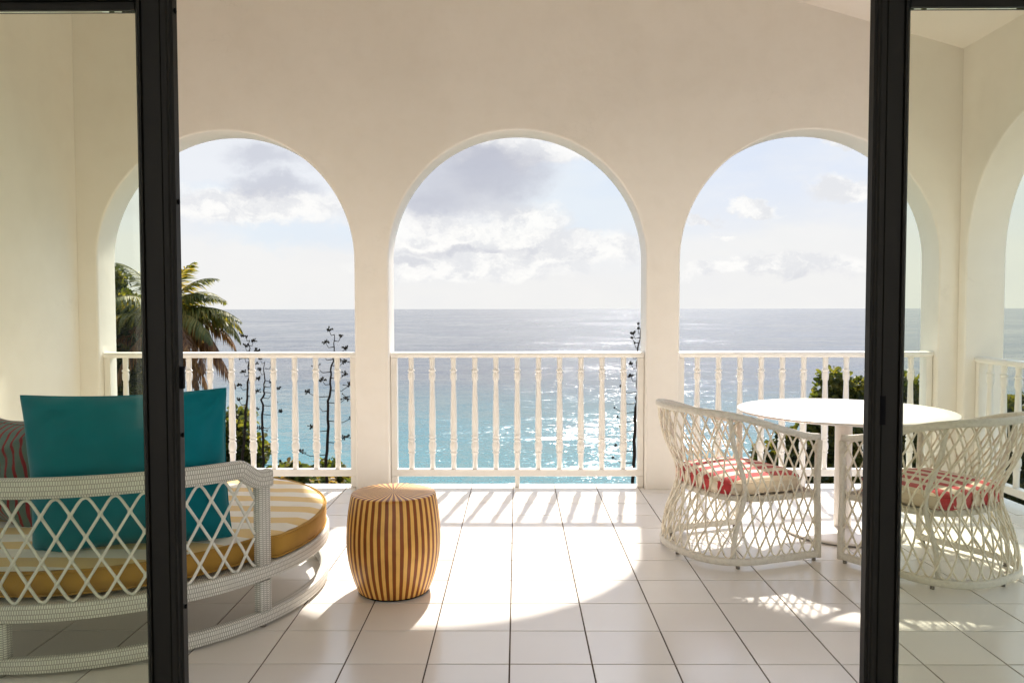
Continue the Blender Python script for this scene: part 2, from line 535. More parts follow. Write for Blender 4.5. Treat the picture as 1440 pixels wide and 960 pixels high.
# ------------------------------------------------------------------ mesh helpers
class MB:
    def __init__(s):
        s.v, s.f, s.uv, s.sm = [], [], [], []

    def face(s, idx, uv=None, smooth=False):
        s.f.append(tuple(idx)); s.uv.append(uv); s.sm.append(smooth)

    def quad(s, a, b, c_, d, smooth=False, uv=None):
        n = len(s.v); s.v += [tuple(a), tuple(b), tuple(c_), tuple(d)]
        s.face((n, n + 1, n + 2, n + 3), uv, smooth)

    def box(s, x0, x1, y0, y1, z0, z1):
        n = len(s.v)
        s.v += [(x, y, z) for z in (z0, z1) for y in (y0, y1) for x in (x0, x1)]
        for q in ((0, 2, 3, 1), (4, 5, 7, 6), (0, 1, 5, 4), (2, 6, 7, 3), (1, 3, 7, 5), (0, 4, 6, 2)):
            s.face([n + i for i in q])

    def sweep(s, pts, sect, normals=None, closed=False, caps=True, smooth=True, scale=None):
        """sweep a 2d section (list of (a,b)) along pts. a along side, b along up."""
        pts = [Vector(p) for p in pts]
        n = len(pts); m = len(sect)
        peri = [0.]
        for i in range(m):
            a, b = sect[i], sect[(i + 1) % m]
            peri.append(peri[-1] + math.hypot(a[0] - b[0], a[1] - b[1]))
        base = len(s.v); ln = 0.; lens = []
        prev_up = None
        for i, p in enumerate(pts):
            if closed: t = pts[(i + 1) % n] - pts[i - 1]
            else: t = pts[min(i + 1, n - 1)] - pts[max(i - 1, 0)]
            t = t.normalized()
            if normals is not None:
                up = Vector(normals[i] if isinstance(normals, list) else normals)
            else:
                up = prev_up or (Vector((0, 0, 1)) if abs(t.z) < .95 else Vector((0, 1, 0)))
            up = (up - t * up.dot(t)).normalized()
            prev_up = up
            side = t.cross(up).normalized()
            k = scale[i] if scale else 1.
            for a, b in sect: s.v.append(tuple(p + side * a * k + up * b * k))
            if i: ln += (p - pts[i - 1]).length
            lens.append(ln)
        rng_ = n if closed else n - 1
        for i in range(rng_):
            j = (i + 1) % n
            u0 = lens[i]; u1 = lens[j] if j else ln + (pts[0] - pts[-1]).length
            for q in range(m):
                r = (q + 1) % m
                s.face((base + i * m + q, base + i * m + r, base + j * m + r, base + j * m + q),
                       ((u0, peri[q]), (u0, peri[q + 1]), (u1, peri[q + 1]), (u1, peri[q])), smooth)
        if caps and not closed:
            s.face([base + q for q in range(m)][::-1]); s.face([base + (n - 1) * m + q for q in range(m)])

    def tube(s, pts, r, sides=6, closed=False, caps=True, scale=None, up=None):
        sect = [(r * cos(2 * pi * i / sides), r * sin(2 * pi * i / sides)) for i in range(sides)]
        s.sweep(pts, sect, up, closed, caps, True, scale)

    def lathe(s, prof, sides=16, c=(0, 0), smooth=True):
        base = len(s.v)
        for r, z in prof:
            for i in range(sides):
                a = 2 * pi * i / sides
                s.v.append((c[0] + r * cos(a), c[1] + r * sin(a), z))
        for j in range(len(prof) - 1):
            for i in range(sides):
                k = (i + 1) % sides
                s.face((base + j * sides + i, base + j * sides + k, base + (j + 1) * sides + k, base + (j + 1) * sides + i), None, smooth)
        s.face([base + i for i in range(sides)][::-1]); s.face([base + (len(prof) - 1) * sides + i for i in range(sides)])

    def ico(s, c_, r, sq=(1, 1, 1)):
        t = (1 + sqrt(5)) / 2
        vs = [(-1, t, 0), (1, t, 0), (-1, -t, 0), (1, -t, 0), (0, -1, t), (0, 1, t), (0, -1, -t), (0, 1, -t), (t, 0, -1), (t, 0, 1), (-t, 0, -1), (-t, 0, 1)]
        fs = [(0, 11, 5), (0, 5, 1), (0, 1, 7), (0, 7, 10), (0, 10, 11), (1, 5, 9), (5, 11, 4), (11, 10, 2), (10, 7, 6), (7, 1, 8), (3, 9, 4), (3, 4, 2), (3, 2, 6), (3, 6, 8), (3, 8, 9), (4, 9, 5), (2, 4, 11), (6, 2, 10), (8, 6, 7), (9, 8, 1)]
        n = len(s.v)
        for v in vs:
            v = Vector(v).normalized() * r
            s.v.append((c_[0] + v.x * sq[0], c_[1] + v.y * sq[1], c_[2] + v.z * sq[2]))
        for f in fs: s.face([n + i for i in f], None, True)

    def mesh(s, name, mat):
        me = bpy.data.meshes.new(name)
        me.from_pydata(s.v, [], s.f)
        if any(u is not None for u in s.uv):
            ul = me.uv_layers.new(name='UVMap')
            k = 0; flat = []
            for f, u in zip(s.f, s.uv):
                if u is None: u = [(0, 0)] * len(f)
                for x in u: flat += [x[0], x[1]]
            ul.data.foreach_set('uv', flat)
        me.polygons.foreach_set('use_smooth', s.sm)
        me.materials.append(mat)
        me.update()
        return me


def obj(name, mb, mat, parent=None, loc=None, rz=0., kind=None, bevel=0, bseg=2, label=None):
    me = mb.mesh(name, M[mat] if isinstance(mat, str) else mat) if isinstance(mb, MB) else mb
    o = bpy.data.objects.new(name, me)
    COL.objects.link(o)
    if parent is not None: o.parent = parent
    if loc is not None: o.location = loc
    o.rotation_euler.z = rz
    if kind: o['kind'] = kind
    if label: o['label'] = label
    if bevel:
        b = o.modifiers.new('edge', 'BEVEL'); b.width = bevel; b.segments = bseg; b.limit_method = 'ANGLE'; b.angle_limit = radians(40)
        w = o.modifiers.new('weld', 'WELD'); w.merge_threshold = .0002
        # weld first
        while o.modifiers[0].name != w.name and o.modifiers.find(w.name) > 0:
            o.modifiers.move(o.modifiers.find(w.name), 0)
    return o


def tag(o, label, cat, group=None):
    o['label'] = label; o['category'] = cat
    if group: o['group'] = group
    return o


def thing(name, label, cat, loc=(0, 0, 0), rz=0., group=None):
    o = bpy.data.objects.new(name, None)
    o.empty_display_size = .1
    COL.objects.link(o); o.location = loc; o.rotation_euler.z = rz
    return tag(o, label, cat, group)


def copy_tree(o, parent=None):
    c_ = o.copy(); COL.objects.link(c_)
    if parent is not None: c_.parent = parent
    for ch in list(o.children): copy_tree(ch, c_)
    return c_


def rect(w, h, r=0.):
    """closed section w (side) x h (up), corners rounded by r"""
    if r <= 0: return [(-w / 2, -h / 2), (w / 2, -h / 2), (w / 2, h / 2), (-w / 2, h / 2)]
    out = []
    for cx, cy, a0 in ((w / 2 - r, -h / 2 + r, -pi / 2), (w / 2 - r, h / 2 - r, 0), (-w / 2 + r, h / 2 - r, pi / 2), (-w / 2 + r, -h / 2 + r, pi)):
        for i in range(3):
            a = a0 + i * pi / 4
            out.append((cx + r * cos(a), cy + r * sin(a)))
    return out


# ------------------------------------------------------------------ sea, land
FRONT, BACK = 6.17, 6.455        # the arcade wall
RX = 3.385                       # half width of the veranda
SEA_Z = -25.0


def terrain_z(x, y):
    base = -3.4 - max(0, y - 7) * .62
    if x < -1.5: base += min(2.0, (-1.5 - x) * .45) * (1 if y < 30 else .5)
    if x > 3: base += min(1.2, (x - 3) * .3)
    return base + 1.2 * noise.noise(Vector((x * .15, y * .15, 0))) + .35 * noise.noise(Vector((x * .7, y * .7, 3)))


mb = MB()
nx, ny = 70, 60
for j in range(ny + 1):
    for i in range(nx + 1):
        x = -90 + 180 * i / nx; y = -40 + 90 * j / ny
        mb.v.append((x, y, terrain_z(x, y)))
for j in range(ny):
    for i in range(nx):
        a = j * (nx + 1) + i
        mb.face((a, a + 1, a + nx + 2, a + nx + 1), None, True)
obj('hillside', mb, 'ground', kind='structure')
mb = MB()
R = 60000.0
# fan of rings so near faces stay small
rings = [0, 40, 100, 250, 700, 2000, 7000, 20000, R]
seg = 72
for r in rings:
    for i in range(seg):
        a = 2 * pi * i / seg
        mb.v.append((r * cos(a), r * sin(a), SEA_Z))
for j in range(len(rings) - 1):
    for i in range(seg):
        k = (i + 1) % seg
        mb.face((j * seg + i, (j + 1) * seg + i, (j + 1) * seg + k, j * seg + k))
obj('sea', mb, 'sea', kind='structure')

# ------------------------------------------------------------------ veranda shell
def ceil_z(x): return 3.36 + .285 * (RX - max(x, 0.0)) if x > 0 else 3.36 + .285 * RX


def arch_wall(length0, length1, arches, zbot, ztop, thick, place, b=.016):
    """wall along s from length0 to length1, place(s, d, z) -> xyz with d depth 0..thick.
    arches: (centre, radius, spring); the arrises are rounded by b"""
    mb = MB()
    us = {length0, length1}
    for k in range(0, 41): us.add(length0 + (length1 - length0) * k / 40)
    for (c_, r, zs) in arches:
        R_ = r + b
        us = {u for u in us if not (c_ - R_ - 1e-4 < u < c_ + R_ + 1e-4)} | {length0, length1}
        for k in range(0, 65): us.add(c_ - R_ * cos(pi * k / 64))
    us = sorted(us)
    for a, e in zip(us, us[1:]):
        if e - a < 1e-6: continue
        m_ = (a + e) / 2
        la = le = zbot
        for (c_, r, zs) in arches:
            R_ = r + b
            if abs(m_ - c_) < R_:
                la = zs + sqrt(max(0, R_ * R_ - (a - c_) ** 2)); le = zs + sqrt(max(0, R_ * R_ - (e - c_) ** 2))
        for d, fl in ((0, False), (thick, True)):
            q = [place(a, d, la), place(e, d, le), place(e, d, ztop(e)), place(a, d, ztop(a))]
            mb.quad(*(q[::-1] if fl else q))
        mb.quad(place(a, 0, ztop(a)), place(e, 0, ztop(e)), place(e, thick, ztop(e)), place(a, thick, ztop(a)))
    sec = []
    for k in range(6): an = pi / 2 * k / 5; sec.append((b - b * sin(an), b - b * cos(an)))
    sec = sec + [(o_, thick - d_) for o_, d_ in sec[::-1]]
    for (c_, r, zs) in arches:
        path = [(-1, 0, zbot - zs)] + [(-cos(pi * k / 72), sin(pi * k / 72), 0) for k in range(73)] + [(1, 0, zbot - zs)]
        base = len(mb.v)
        for (cx, cz, dz) in path:
            for o_, d_ in sec:
                mb.v.append(tuple(place(c_ + cx * (r + o_), d_, zs + cz * (r + o_) + dz)))
        m = len(sec)
        for i_ in range(len(path) - 1):
            for k in range(m - 1):
                q = base + i_ * m + k
                mb.face((q, q + 1, q + m + 1, q + m), None, True)
    for s_ in (length0, length1):
        mb.quad(place(s_, 0, zbot), place(s_, thick, zbot), place(s_, thick, ztop(s_)), place(s_, 0, ztop(s_)))
    return mb


ARCH_R, SPRING = .992, 1.768
w = arch_wall(-RX - .3, RX + .3, [(-2.245, ARCH_R, SPRING), (0.002, ARCH_R, SPRING), (2.245, ARCH_R, SPRING)], -3.0,
              lambda s_: ceil_z(s_) + .3, BACK - FRONT, lambda s_, d, z: (s_, FRONT + d, z))
o = obj('arcade_wall', w, 'wall')
tag(o, 'cream stucco wall with three tall round arches facing the sea', 'wall')
w = arch_wall(2.12, FRONT - .002, [(3.05, .80, 1.79), (5.095, .975, 1.79)], -3.0, lambda s_: ceil_z(RX) + .3, .3, lambda s_, d, z: (RX + d, s_, z))  # the nearer arch is unseen, added to let in sky light
o = obj('arcade_wall', w, 'wall')
tag(o, 'right side wall with an added unseen arch and the arch cut off by the photo edge', 'wall')
w = arch_wall(2.12, FRONT - .002, [(3.30, .975, 1.79)], -3.0, lambda s_: ceil_z(-1) + .3, .3, lambda s_, d, z: (-RX - d, s_, z))  # unseen arch, added to bring sky light onto the daybed
o = obj('side_wall', w, 'wall')
tag(o, 'left wall with an added unseen arch, behind the round daybed and teal pillow', 'wall')
# house wall with the wide door opening
mb = MB()
mb.box(-RX - .3, -2.02, 1.93, 2.118, -3.0, 4.7)
mb.box(2.02, RX + .3, 1.93, 2.118, -3.0, 4.7)
mb.box(-2.02, 2.02, 1.93, 2.118, 2.215, 4.7)
tag(obj('house_wall', mb, 'wall'), 'house wall round the sliding door opening', 'wall')
# ceiling (slopes up from the right, flat on the left)
mb = MB()
T = .12
xs = [-RX - .3, 0, RX + .3]
prof = [(-RX - .3, ceil_z(-1)), (0, ceil_z(-1)), (RX + .3, 3.36 - .285 * .3)]
for (x0, z0), (x1, z1) in zip(prof, prof[1:]):
    for dz, fl in ((0, 0), (T, 1)):
        q = [(x0, 2.0, z0 + dz), (x1, 2.0, z1 + dz), (x1, 6.9, z1 + dz), (x0, 6.9, z0 + dz)]
        mb.quad(*(q if fl else q[::-1]))
    mb.quad((x0, 6.9, z0), (x1, 6.9, z1), (x1, 6.9, z1 + T), (x0, 6.9, z0 + T))
mb.quad((prof[-1][0], 2, prof[-1][1]), (prof[-1][0], 6.9, prof[-1][1]), (prof[-1][0], 6.9, prof[-1][1] + T), (prof[-1][0], 2, prof[-1][1] + T))
obj('ceiling', mb, 'ceiling', kind='structure')
# the room the camera stands in
mb = MB(); mb.box(-4.0, -3.7, -2.6, 1.928, -.2, 2.8); obj('wall_left', mb, 'room', kind='structure')
mb = MB(); mb.box(3.7, 4.0, -2.6, 1.928, -.2, 2.8); obj('wall_right', mb, 'room', kind='structure')
mb = MB()                                  # unseen back wall; its wide window is added to let daylight in
mb.box(-4.0, 4.0, -2.9, -2.602, -.2, .35); mb.box(-4.0, -3.3, -2.9, -2.602, .35, 2.8); mb.box(3.3, 4.0, -2.9, -2.602, .35, 2.8); mb.box(-3.3, 3.3, -2.9, -2.602, 2.65, 2.8)
obj('wall_back', mb, 'room', kind='structure')
mb = MB(); mb.box(-4.0, 4.0, -2.9, 1.928, 2.802, 2.95); obj('room_ceiling', mb, 'room', kind='structure')
mb = MB(); mb.box(-3.698, 3.698, -2.6, 2.118, -.25, -.008); obj('room_floor', mb, 'room', kind='structure')

# unseen pale paving and wall, added to bounce daylight into the room
mb = MB(); mb.box(-14, 14, -12, -2.902, -3.2, -.02); obj('bounce_court', mb, 'paving', kind='structure')
mb = MB(); mb.box(-14, 14, -9.8, -9.5, -.018, 3.6)
tag(obj('bounce_wall', mb, 'room'), 'unseen pale wall added behind the camera to bounce sunlight', 'wall')

# ------------------------------------------------------------------ tiled floor
TL = .3264
TX0, TY0 = -.031, 3.106
EDGE = TY0 + 10 * TL - .003           # outer edge of the slab
mb = MB()
mb.box(-RX, RX, 2.12, FRONT, -.3, -.004)
for c_ in (-2.245, .002, 2.245):
    mb.box(c_ - ARCH_R + .0, c_ + ARCH_R, FRONT, EDGE, -.3, -.004)
mb.box(RX, RX + .22, 4.12, 6.07, -.3, -.004)
mb.box(RX, RX + .22, 2.25, 3.85, -.3, -.004)  # sill of the added right arch
mb.box(-RX - .22, -RX, 2.325, 4.275, -.3, -.004)  # sill of the added left arch
floor = obj('floor', mb, 'grout', kind='structure')
tile_cache = {}


def tile_mesh(wx, wy):
    key = (round(wx, 4), round(wy, 4))
    if key not in tile_cache:
        g, b, t = .0028, .0014, .012
        x0, x1, y0, y1 = -wx / 2 + g, wx / 2 - g, -wy / 2 + g, wy / 2 - g
        m_ = MB()
        m_.v = [(x0, y0, -t), (x1, y0, -t), (x1, y1, -t), (x0, y1, -t),
                (x0, y0, -b), (x1, y0, -b), (x1, y1, -b), (x0, y1, -b),
                (x0 + b, y0 + b, 0), (x1 - b, y0 + b, 0), (x1 - b, y1 - b, 0), (x0 + b, y1 - b, 0)]
        for i in range(4):
            j = (i + 1) % 4
            m_.face((i, j, 4 + j, 4 + i)); m_.face((4 + i, 4 + j, 8 + j, 8 + i))
        m_.face((8, 9, 10, 11))
        tile_cache[key] = m_.mesh('tile', M['tile'])
    return tile_cache[key]


def lay(x0, x1, y0, y1):
    if x1 - x0 < .02 or y1 - y0 < .02: return
    o = bpy.data.objects.new('tile', tile_mesh(x1 - x0, y1 - y0)); COL.objects.link(o)
    o.parent = floor
    o.location = ((x0 + x1) / 2, (y0 + y1) / 2, random.uniform(-.0003, .0003))
    o.rotation_euler = (random.gauss(0, .0011), random.gauss(0, .0011), 0)


for r in range(-3, 10):
    for q in range(-11, 12):
        x0, x1 = TX0 + q * TL, TX0 + (q + 1) * TL
        y0, y1 = TY0 + r * TL, TY0 + (r + 1) * TL
        a, b = max(x0, -RX), min(x1, RX)
        if a >= b: continue
        if r < 9: lay(a, b, y0, min(y1, FRONT))
        else:
            lay(a, b, y0, FRONT)
            for c_ in (-2.245, .002, 2.245):      # the strip inside each arch
                lay(max(a, c_ - ARCH_R), min(b, c_ + ARCH_R), FRONT, y1)
for q in range(4, 10):                            # sill of the side arch
    y0 = TY0 + (q - 1) * TL
    lay(RX, RX + .22, max(y0, 4.12), min(y0 + TL, 6.07))

# ------------------------------------------------------------------ balustrades
RAIL_Z = 1.063


def baluster_mesh():
    m_ = MB()
    s = .0205
    prof = [(.0215, .140), (.0200, .20), (.0225, .258), (.0225, .262), (.0280, .266), (.0288, .274), (.0240, .278), (.0240, .284), (.0295, .298), (.0308, .320), (.0285, .345), (.0235, .356),
            (.0235, .362), (.0290, .367), (.0290, .377), (.0236, .381), (.0236, .389), (.0278, .394), (.0278, .404), (.0245, .409), (.0255, .45), (.0262, .50), (.0245, .60), (.0210, .72), (.0190, .80), (.0183, .832),
            (.0215, .838), (.0245, .848), (.0258, .870), (.0254, .892), (.0215, .901), (.0215, .907), (.0275, .911), (.0275, .922), (.0205, .927), (.0195, .935), (.0215, 1.0), (.0222, 1.022)]
    m_.lathe([(r, z) for r, z in prof], 18)
    return m_.mesh('baluster', M['paint'])


BAL = baluster_mesh()


def balustrade(label, loc, rz, half, zoff=0, mid_foot=True, n=11, pitch=.1663, x_first=None):
    t = thing('balustrade', label, 'balustrade', loc, rz, 'white balustrades closing the arches')
    hl = half - .004
    m_ = MB()
    # moulded handrail section (side = depth, up)
    sect = [(-.030, -.022), (.030, -.022), (.034, -.010), (.043, -.006), (.043, .010), (.036, .018), (.018, .0225), (-.018, .0225), (-.036, .018), (-.043, .010), (-.043, -.006), (-.034, -.010)]
    m_.sweep([(-hl, 0, RAIL_Z - .0225 + zoff), (hl, 0, RAIL_Z - .0225 + zoff)], sect, (0, 0, 1), smooth=False)
    obj('handrail', m_, 'paint', t)
    m_ = MB(); m_.box(-hl, hl, -.032, .032, .087, .142)
    obj('bottom_rail', m_, 'paint', t, bevel=.004)
    for sgn in (-1, 1):
        m_ = MB(); x = sgn * (hl - .024)
        m_.box(x - .0235, x + .0235, -.034, .034, .002, .086)
        m_.box(x - .0235, x + .0235, -.030, .030, .1425, RAIL_Z - .046 + zoff)
        obj('end_post', m_, 'paint', t, bevel=.003)
    if mid_foot:
        m_ = MB(); m_.box(-.018, .018, -.022, .022, .002, .086)
        obj('foot', m_, 'paint', t, bevel=.002)
    for i in range(n):
        x = (i - (n - 1) / 2) * pitch
        b = bpy.data.objects.new('baluster', BAL); COL.objects.link(b); b.parent = t
        b.location = (x + random.uniform(-.002, .002), 0, 0); b.rotation_euler.z = random.uniform(0, 6)
    return t


RY = 6.265
balustrade('white turned balustrade in the left arch behind the teal pillow', (-2.245, RY, 0), 0, ARCH_R)
balustrade('white turned balustrade in the middle arch behind the barrel stool', (.002, RY, 0), 0, ARCH_R)
balustrade('white turned balustrade in the right arch behind the round table', (2.245, RY, 0), 0, ARCH_R)
balustrade('white turned balustrade in the side arch at the right edge of the photo', (3.50, 5.095, 0), -pi / 2, .975, -.03)

# ------------------------------------------------------------------ sliding doors
def sliding_door(label, x_in, x_out, sgn, stile, group):
    """x_in: edge of the stile that faces the opening; sgn -1 left panel, +1 right panel"""
    t = thing('sliding_door', label, 'glass door', (x_in, 2.0, 0), 0, group)
    wdt = abs(x_out - x_in)
    xa = lambda v: sgn * v
    def bx(m_, a, b, y0, y1, z0, z1):
        m_.box(min(xa(a), xa(b)), max(xa(a), xa(b)), y0, y1, z0, z1)
    # main stile: stepped profile with two grooves
    m_ = MB()
    s = stile
    pts = [(0, .020), (0, -.006), (.006, -.010), (.006, -.022), (.010, -.026), (.020, -.026), (.021, -.021), (.024, -.021), (.026, -.024),
           (s - .024, -.024), (s - .022, -.019), (s - .018, -.019), (s - .016, -.026), (s - .010, -.026), (s - .002, -.014), (s, -.012), (s, .020)]
    z0, z1 = .02, 2.21
    n = len(pts)
    base = len(m_.v)
    for z in (z0, z1):
        for a, b in pts: m_.v.append((xa(a), b, z))
    for i in range(n):
        j = (i + 1) % n
        m_.face((base + i, base + j, base + n + j, base + n + i))
    m_.face(list(range(base, base + n))); m_.face(list(range(base + n, base + 2 * n)))
    obj('stile', m_, 'frame', t)
    m_ = MB()
    bx(m_, wdt - .07, wdt, -.02, .018, z0, z1)
    obj('stile', m_, 'frame', t, bevel=.002)
    m_ = MB()
    bx(m_, s + .001, wdt - .071, -.022, .018, 2.152, z1); bx(m_, s + .001, wdt - .071, -.014, .014, 2.132, 2.1515)
    obj('top_rail', m_, 'frame', t, bevel=.002)
    m_ = MB()
    bx(m_, s + .001, wdt - .071, -.022, .018, z0, .10)
    obj('bottom_rail', m_, 'frame', t, bevel=.002)
    m_ = MB()
    bx(m_, s + .001, wdt - .071, -.003, .003, .1005, 2.1315)
    obj('glass_pane', m_, 'glass', t)
    return t


GD = 'sliding glass doors either side of the opening'
dl = sliding_door('dark framed sliding glass door on the left in front of the daybed', -.846, -2.02, -1, .089, GD)
for z, r in ((2.135, .007), (1.667, .007), (1.083, .006), (.645, .006)):
    m_ = MB(); m_.lathe([(r * .6, 0), (r, .0015), (r, .004), (r * .5, .0055)], 10)
    q = obj('screw', m_, 'rubber', dl, (0.0, .004, z)); q.rotation_euler = (0, pi / 2, 0)
m_ = MB(); m_.box(.0003, .008, -.002, .012, 1.20, 1.256)
obj('strike_plate', m_, 'rubber', dl, bevel=.001)
dr = sliding_door('dark framed sliding glass door on the right in front of the dining chairs', .876, 2.02, 1, .084, GD)
m_ = MB()                                # finger pull: proud black box, the slot's dark put into its colour
cx, cz = .0275, 1.148
m_.box(cx - .0070, cx + .0070, -.0268, -.0242, cz - .036, cz + .036)
obj('finger_pull', m_, 'rubber', dr, bevel=.0008)
m_ = MB(); m_.box(-2.018, 2.018, 1.94, 2.10, -.006, .016)
m_.box(-2.018, 2.018, 1.975, 1.985, .0162, .024); m_.box(-2.018, 2.018, 2.03, 2.04, .0162, .024)
tag(obj('door_track', m_, 'frame'), 'metal track on the floor under the sliding glass doors', 'door track')

# ------------------------------------------------------------------ barrel stool
st = thing('barrel_stool', 'brown and tan striped barrel stool standing by the round daybed', 'stool', (-.615, 3.945, 0), 0)
m_ = MB()
prof = [(.165, .001), (.172, .004), (.178, .012)]
for i in range(1, 26):
    z = .012 + (.482 - .012) * i / 25
    u = (z - .262) / .25
    r = .2325 - .042 * (abs(u) ** 2.0) * (1.30 if u < 0 else .72)
    prof.append((r, z))
prof += [(prof[-1][0] - .003, .488), (prof[-1][0] - .010, .4915), (.17, .4925), (.10, .493), (.03, .493)]
m_.lathe(prof, 96)
obj('barrel', m_, 'barrel', st)
m_ = MB(); m_.lathe([(.150, .0003), (.168, .0008), (.176, .006), (.1775, .0085)], 60)
obj('base_ring', m_, 'rubber', st)

# ------------------------------------------------------------------ table
tb = thing('dining_table', 'round white pedestal table between the two wicker armchairs', 'table', (2.045, 5.0, 0), 0)
m_ = MB()
m_.lathe([(.30, .738), (.57, .741), (.622, .747), (.639, .753), (.644, .758), (.644, .762), (.641, .7655), (.57, .766), (.30, .766)], 96)
obj('tabletop', m_, 'white_table', tb)
m_ = MB(); m_.lathe([(.052, .034), (.0515, .3), (.051, .72), (.06, .7375)], 32)
obj('column', m_, 'white_table', tb)
m_ = MB(); m_.lathe([(.355, .006), (.362, .010), (.362, .016), (.35, .021), (.15, .028), (.07, .0335)], 72)
obj('base_plate', m_, 'white_table', tb)
m_ = MB(); m_.lathe([(.33, 0), (.345, .001), (.345, .0055)], 48)
obj('floor_gasket', m_, 'rubber', tb)

# ------------------------------------------------------------------ wicker armchairs
def ch_outline(s, z, ztop_at=None):
    """s 0..1 along the horseshoe (right front -> back -> left front), z height. local: u forward (x), v left (y)"""
    D0, W0, d1 = .685, .365, .36
    # hourglass: pinched at the seat
    pinch = exp(-((z - .42) / .19) ** 2)
    D = D0 - .105 * pinch
    W = W0 - .012 * pinch
    if z > .42: D += .030 * ((z - .42) / .4) ** 1.2
    # arc length split: straight part then rounded back
    total_str = d1; arc = .98
    L_ = 2 * total_str + arc
    q = s * L_
    if q < total_str: return (-q * (D / D0), -W)
    if q > L_ - total_str: return (-(L_ - q) * (D / D0), W)
    a = (q - total_str) / arc * pi - pi / 2            # -90..90
    n = 2.5
    ca, sa = cos(a), sin(a)
    uu = abs(ca) ** (2 / n); vv = abs(sa) ** (2 / n) * (1 if sa > 0 else -1)
    return (-(d1 * D / D0) - (D - d1 * D / D0) * uu, W * vv)


def ch_arc_table():
    N_ = 400
    pts = [ch_outline(i / N_, .05) for i in range(N_ + 1)]
    acc = [0.]
    for a, b in zip(pts, pts[1:]): acc.append(acc[-1] + math.hypot(a[0] - b[0], a[1] - b[1]))
    return acc, N_


ACC, NA = ch_arc_table()
PERI = ACC[-1]


def s_of(l):
    """arc length -> s"""
    l = min(max(l, 0), PERI)
    lo, hi = 0, NA
    while hi - lo > 1:
        m_ = (lo + hi) // 2
        if ACC[m_] <= l: lo = m_
        else: hi = m_
    d = ACC[hi] - ACC[lo]
    return (lo + (l - ACC[lo]) / (d or 1)) / NA


def ch_ztop(s):
    u = -ch_outline(s, .05)[0] / .685
    u = min(max(u, 0), 1)
    return .690 + .155 * (u * u * (3 - 2 * u)) ** .85


def ch_pt(l, t):
    s = s_of(l)
    z = .052 + (ch_ztop(s) - .014 - .052) * t
    u, v = ch_outline(s, z)
    return Vector((u, v, z))


def lattice_h(tau, e=.035):
    """height fraction with flattened ends so neighbouring strands meet in loops"""
    if tau < e: return tau * tau / (2 * e) / (1 - e)
    if tau > 1 - e: return 1 - ((1 - tau) ** 2 / (2 * e)) / (1 - e)
    return (tau - e / 2) / (1 - e)


def make_chair(label, loc, rz):
    t = thing('wicker_armchair', label, 'armchair', loc, rz, 'white wicker armchairs at the round table')
    # top rim
    m_ = MB()
    pts = []
    for i in range(61):
        s = i / 60; z = ch_ztop(s); u, v = ch_outline(s, z); pts.append((u, v, z))
    m_.sweep(pts, rect(.032, .038, .012), (0, 0, 1))
    obj('top_rim', m_, 'wrap', t)
    m_ = MB()
    pts = [(*ch_outline(i / 60, .045), .037) for i in range(61)]
    m_.sweep(pts, rect(.030, .040, .010), (0, 0, 1))
    obj('base_rail', m_, 'wrap', t)
    # front posts, full height; side posts bulging with the weave
    for s in (0, 1):
        v = -1 if s == 0 else 1
        pts = []
        for i in range(13):
            z = .018 + (ch_ztop(s) - .018 - .018) * i / 12
            pts.append((0.0, ch_outline(s, z)[1], z))
        m_ = MB(); m_.sweep(pts, rect(.034, .030, .009), (1, 0, 0))
        obj('front_post', m_, 'wrap', t)
    for l in (.30 * PERI, .70 * PERI):
        m_ = MB(); m_.tube([ch_pt(l, i / 14) + Vector((.016, 0, 0)) for i in range(15)], .0135, 8)
        obj('side_post', m_, 'wrap', t)
    # seat frame and woven seat
    m_ = MB()
    pts = []
    for i in range(49):
        u, v = ch_outline(i / 48, .37)
        pts.append((u + .022 if u < -.3 else u, v * .945, .366))
    m_.sweep(pts, rect(.026, .034, .009), (0, 0, 1))
    m_.sweep([(.0, pts[0][1], .366), (.0, pts[-1][1], .366)], rect(.03, .034, .009), (0, 0, 1))
    obj('seat_frame', m_, 'wrap', t)
    m_ = MB()
    ctr = len(m_.v); m_.v.append((-.28, 0, .366))
    for p in pts: m_.v.append((p[0], p[1], .374))
    for i in range(48): m_.face((ctr, ctr + 1 + i, ctr + 2 + i), ((.28, 0), (pts[i][0], pts[i][1]), (pts[i + 1][0], pts[i + 1][1])))
    m_.face((ctr, ctr + 49, ctr + 1))
    obj('seat', m_, 'weave', t)
    # lattice strands
    NP = 26
    p = PERI / NP
    shift = 5.0 * p
    for sg in (-1, 1):
        for i in range(-9, NP + 9):
            l0 = (i + .0) * p if sg > 0 else i * p
            run = []
            steps = 22
            for j in range(steps + 1):
                tau = j / steps
                l = l0 + sg * shift * tau
                if -1e-6 <= l <= PERI + 1e-6:
                    q = ch_pt(l, lattice_h(tau, .07))
                    # weave over and under
                    s = s_of(l); e = Vector(ch_outline(min(s + .01, 1), q.z)) - Vector(ch_outline(max(s - .01, 0), q.z))
                    nrm = Vector((e[1], -e[0], 0)).normalized() if e.length else Vector((0, 0, 0))
                    run.append(q + nrm * (.0028 * sg))
            if len(run) >= 3:
                m_ = MB(); m_.tube(run, .0055, 5, caps=False)
                obj('strand', m_, 'cane', t)
    knots = MB()
    for i in range(-6, NP + 7):
        for j in range(1, 10):
            l = i * p + shift * j * .1
            if .01 < l < PERI - .01:
                q = ch_pt(l, lattice_h(j * .1, .07)); knots.ico(q, .0088, (1, 1, 1.35))
    obj('binding', knots, 'cane', t, kind='stuff')
    # feet
    for s in (.01, .29, .5, .71, .99):
        u, v = ch_outline(s, .04)
        m_ = MB(); m_.lathe([(.010, 0.0005), (.011, .004), (.010, .018)], 10, (u + (.01 if u < -.5 else 0) - (.01 if u > -.05 else 0), v))
        obj('foot', m_, 'glide', t)
    return t


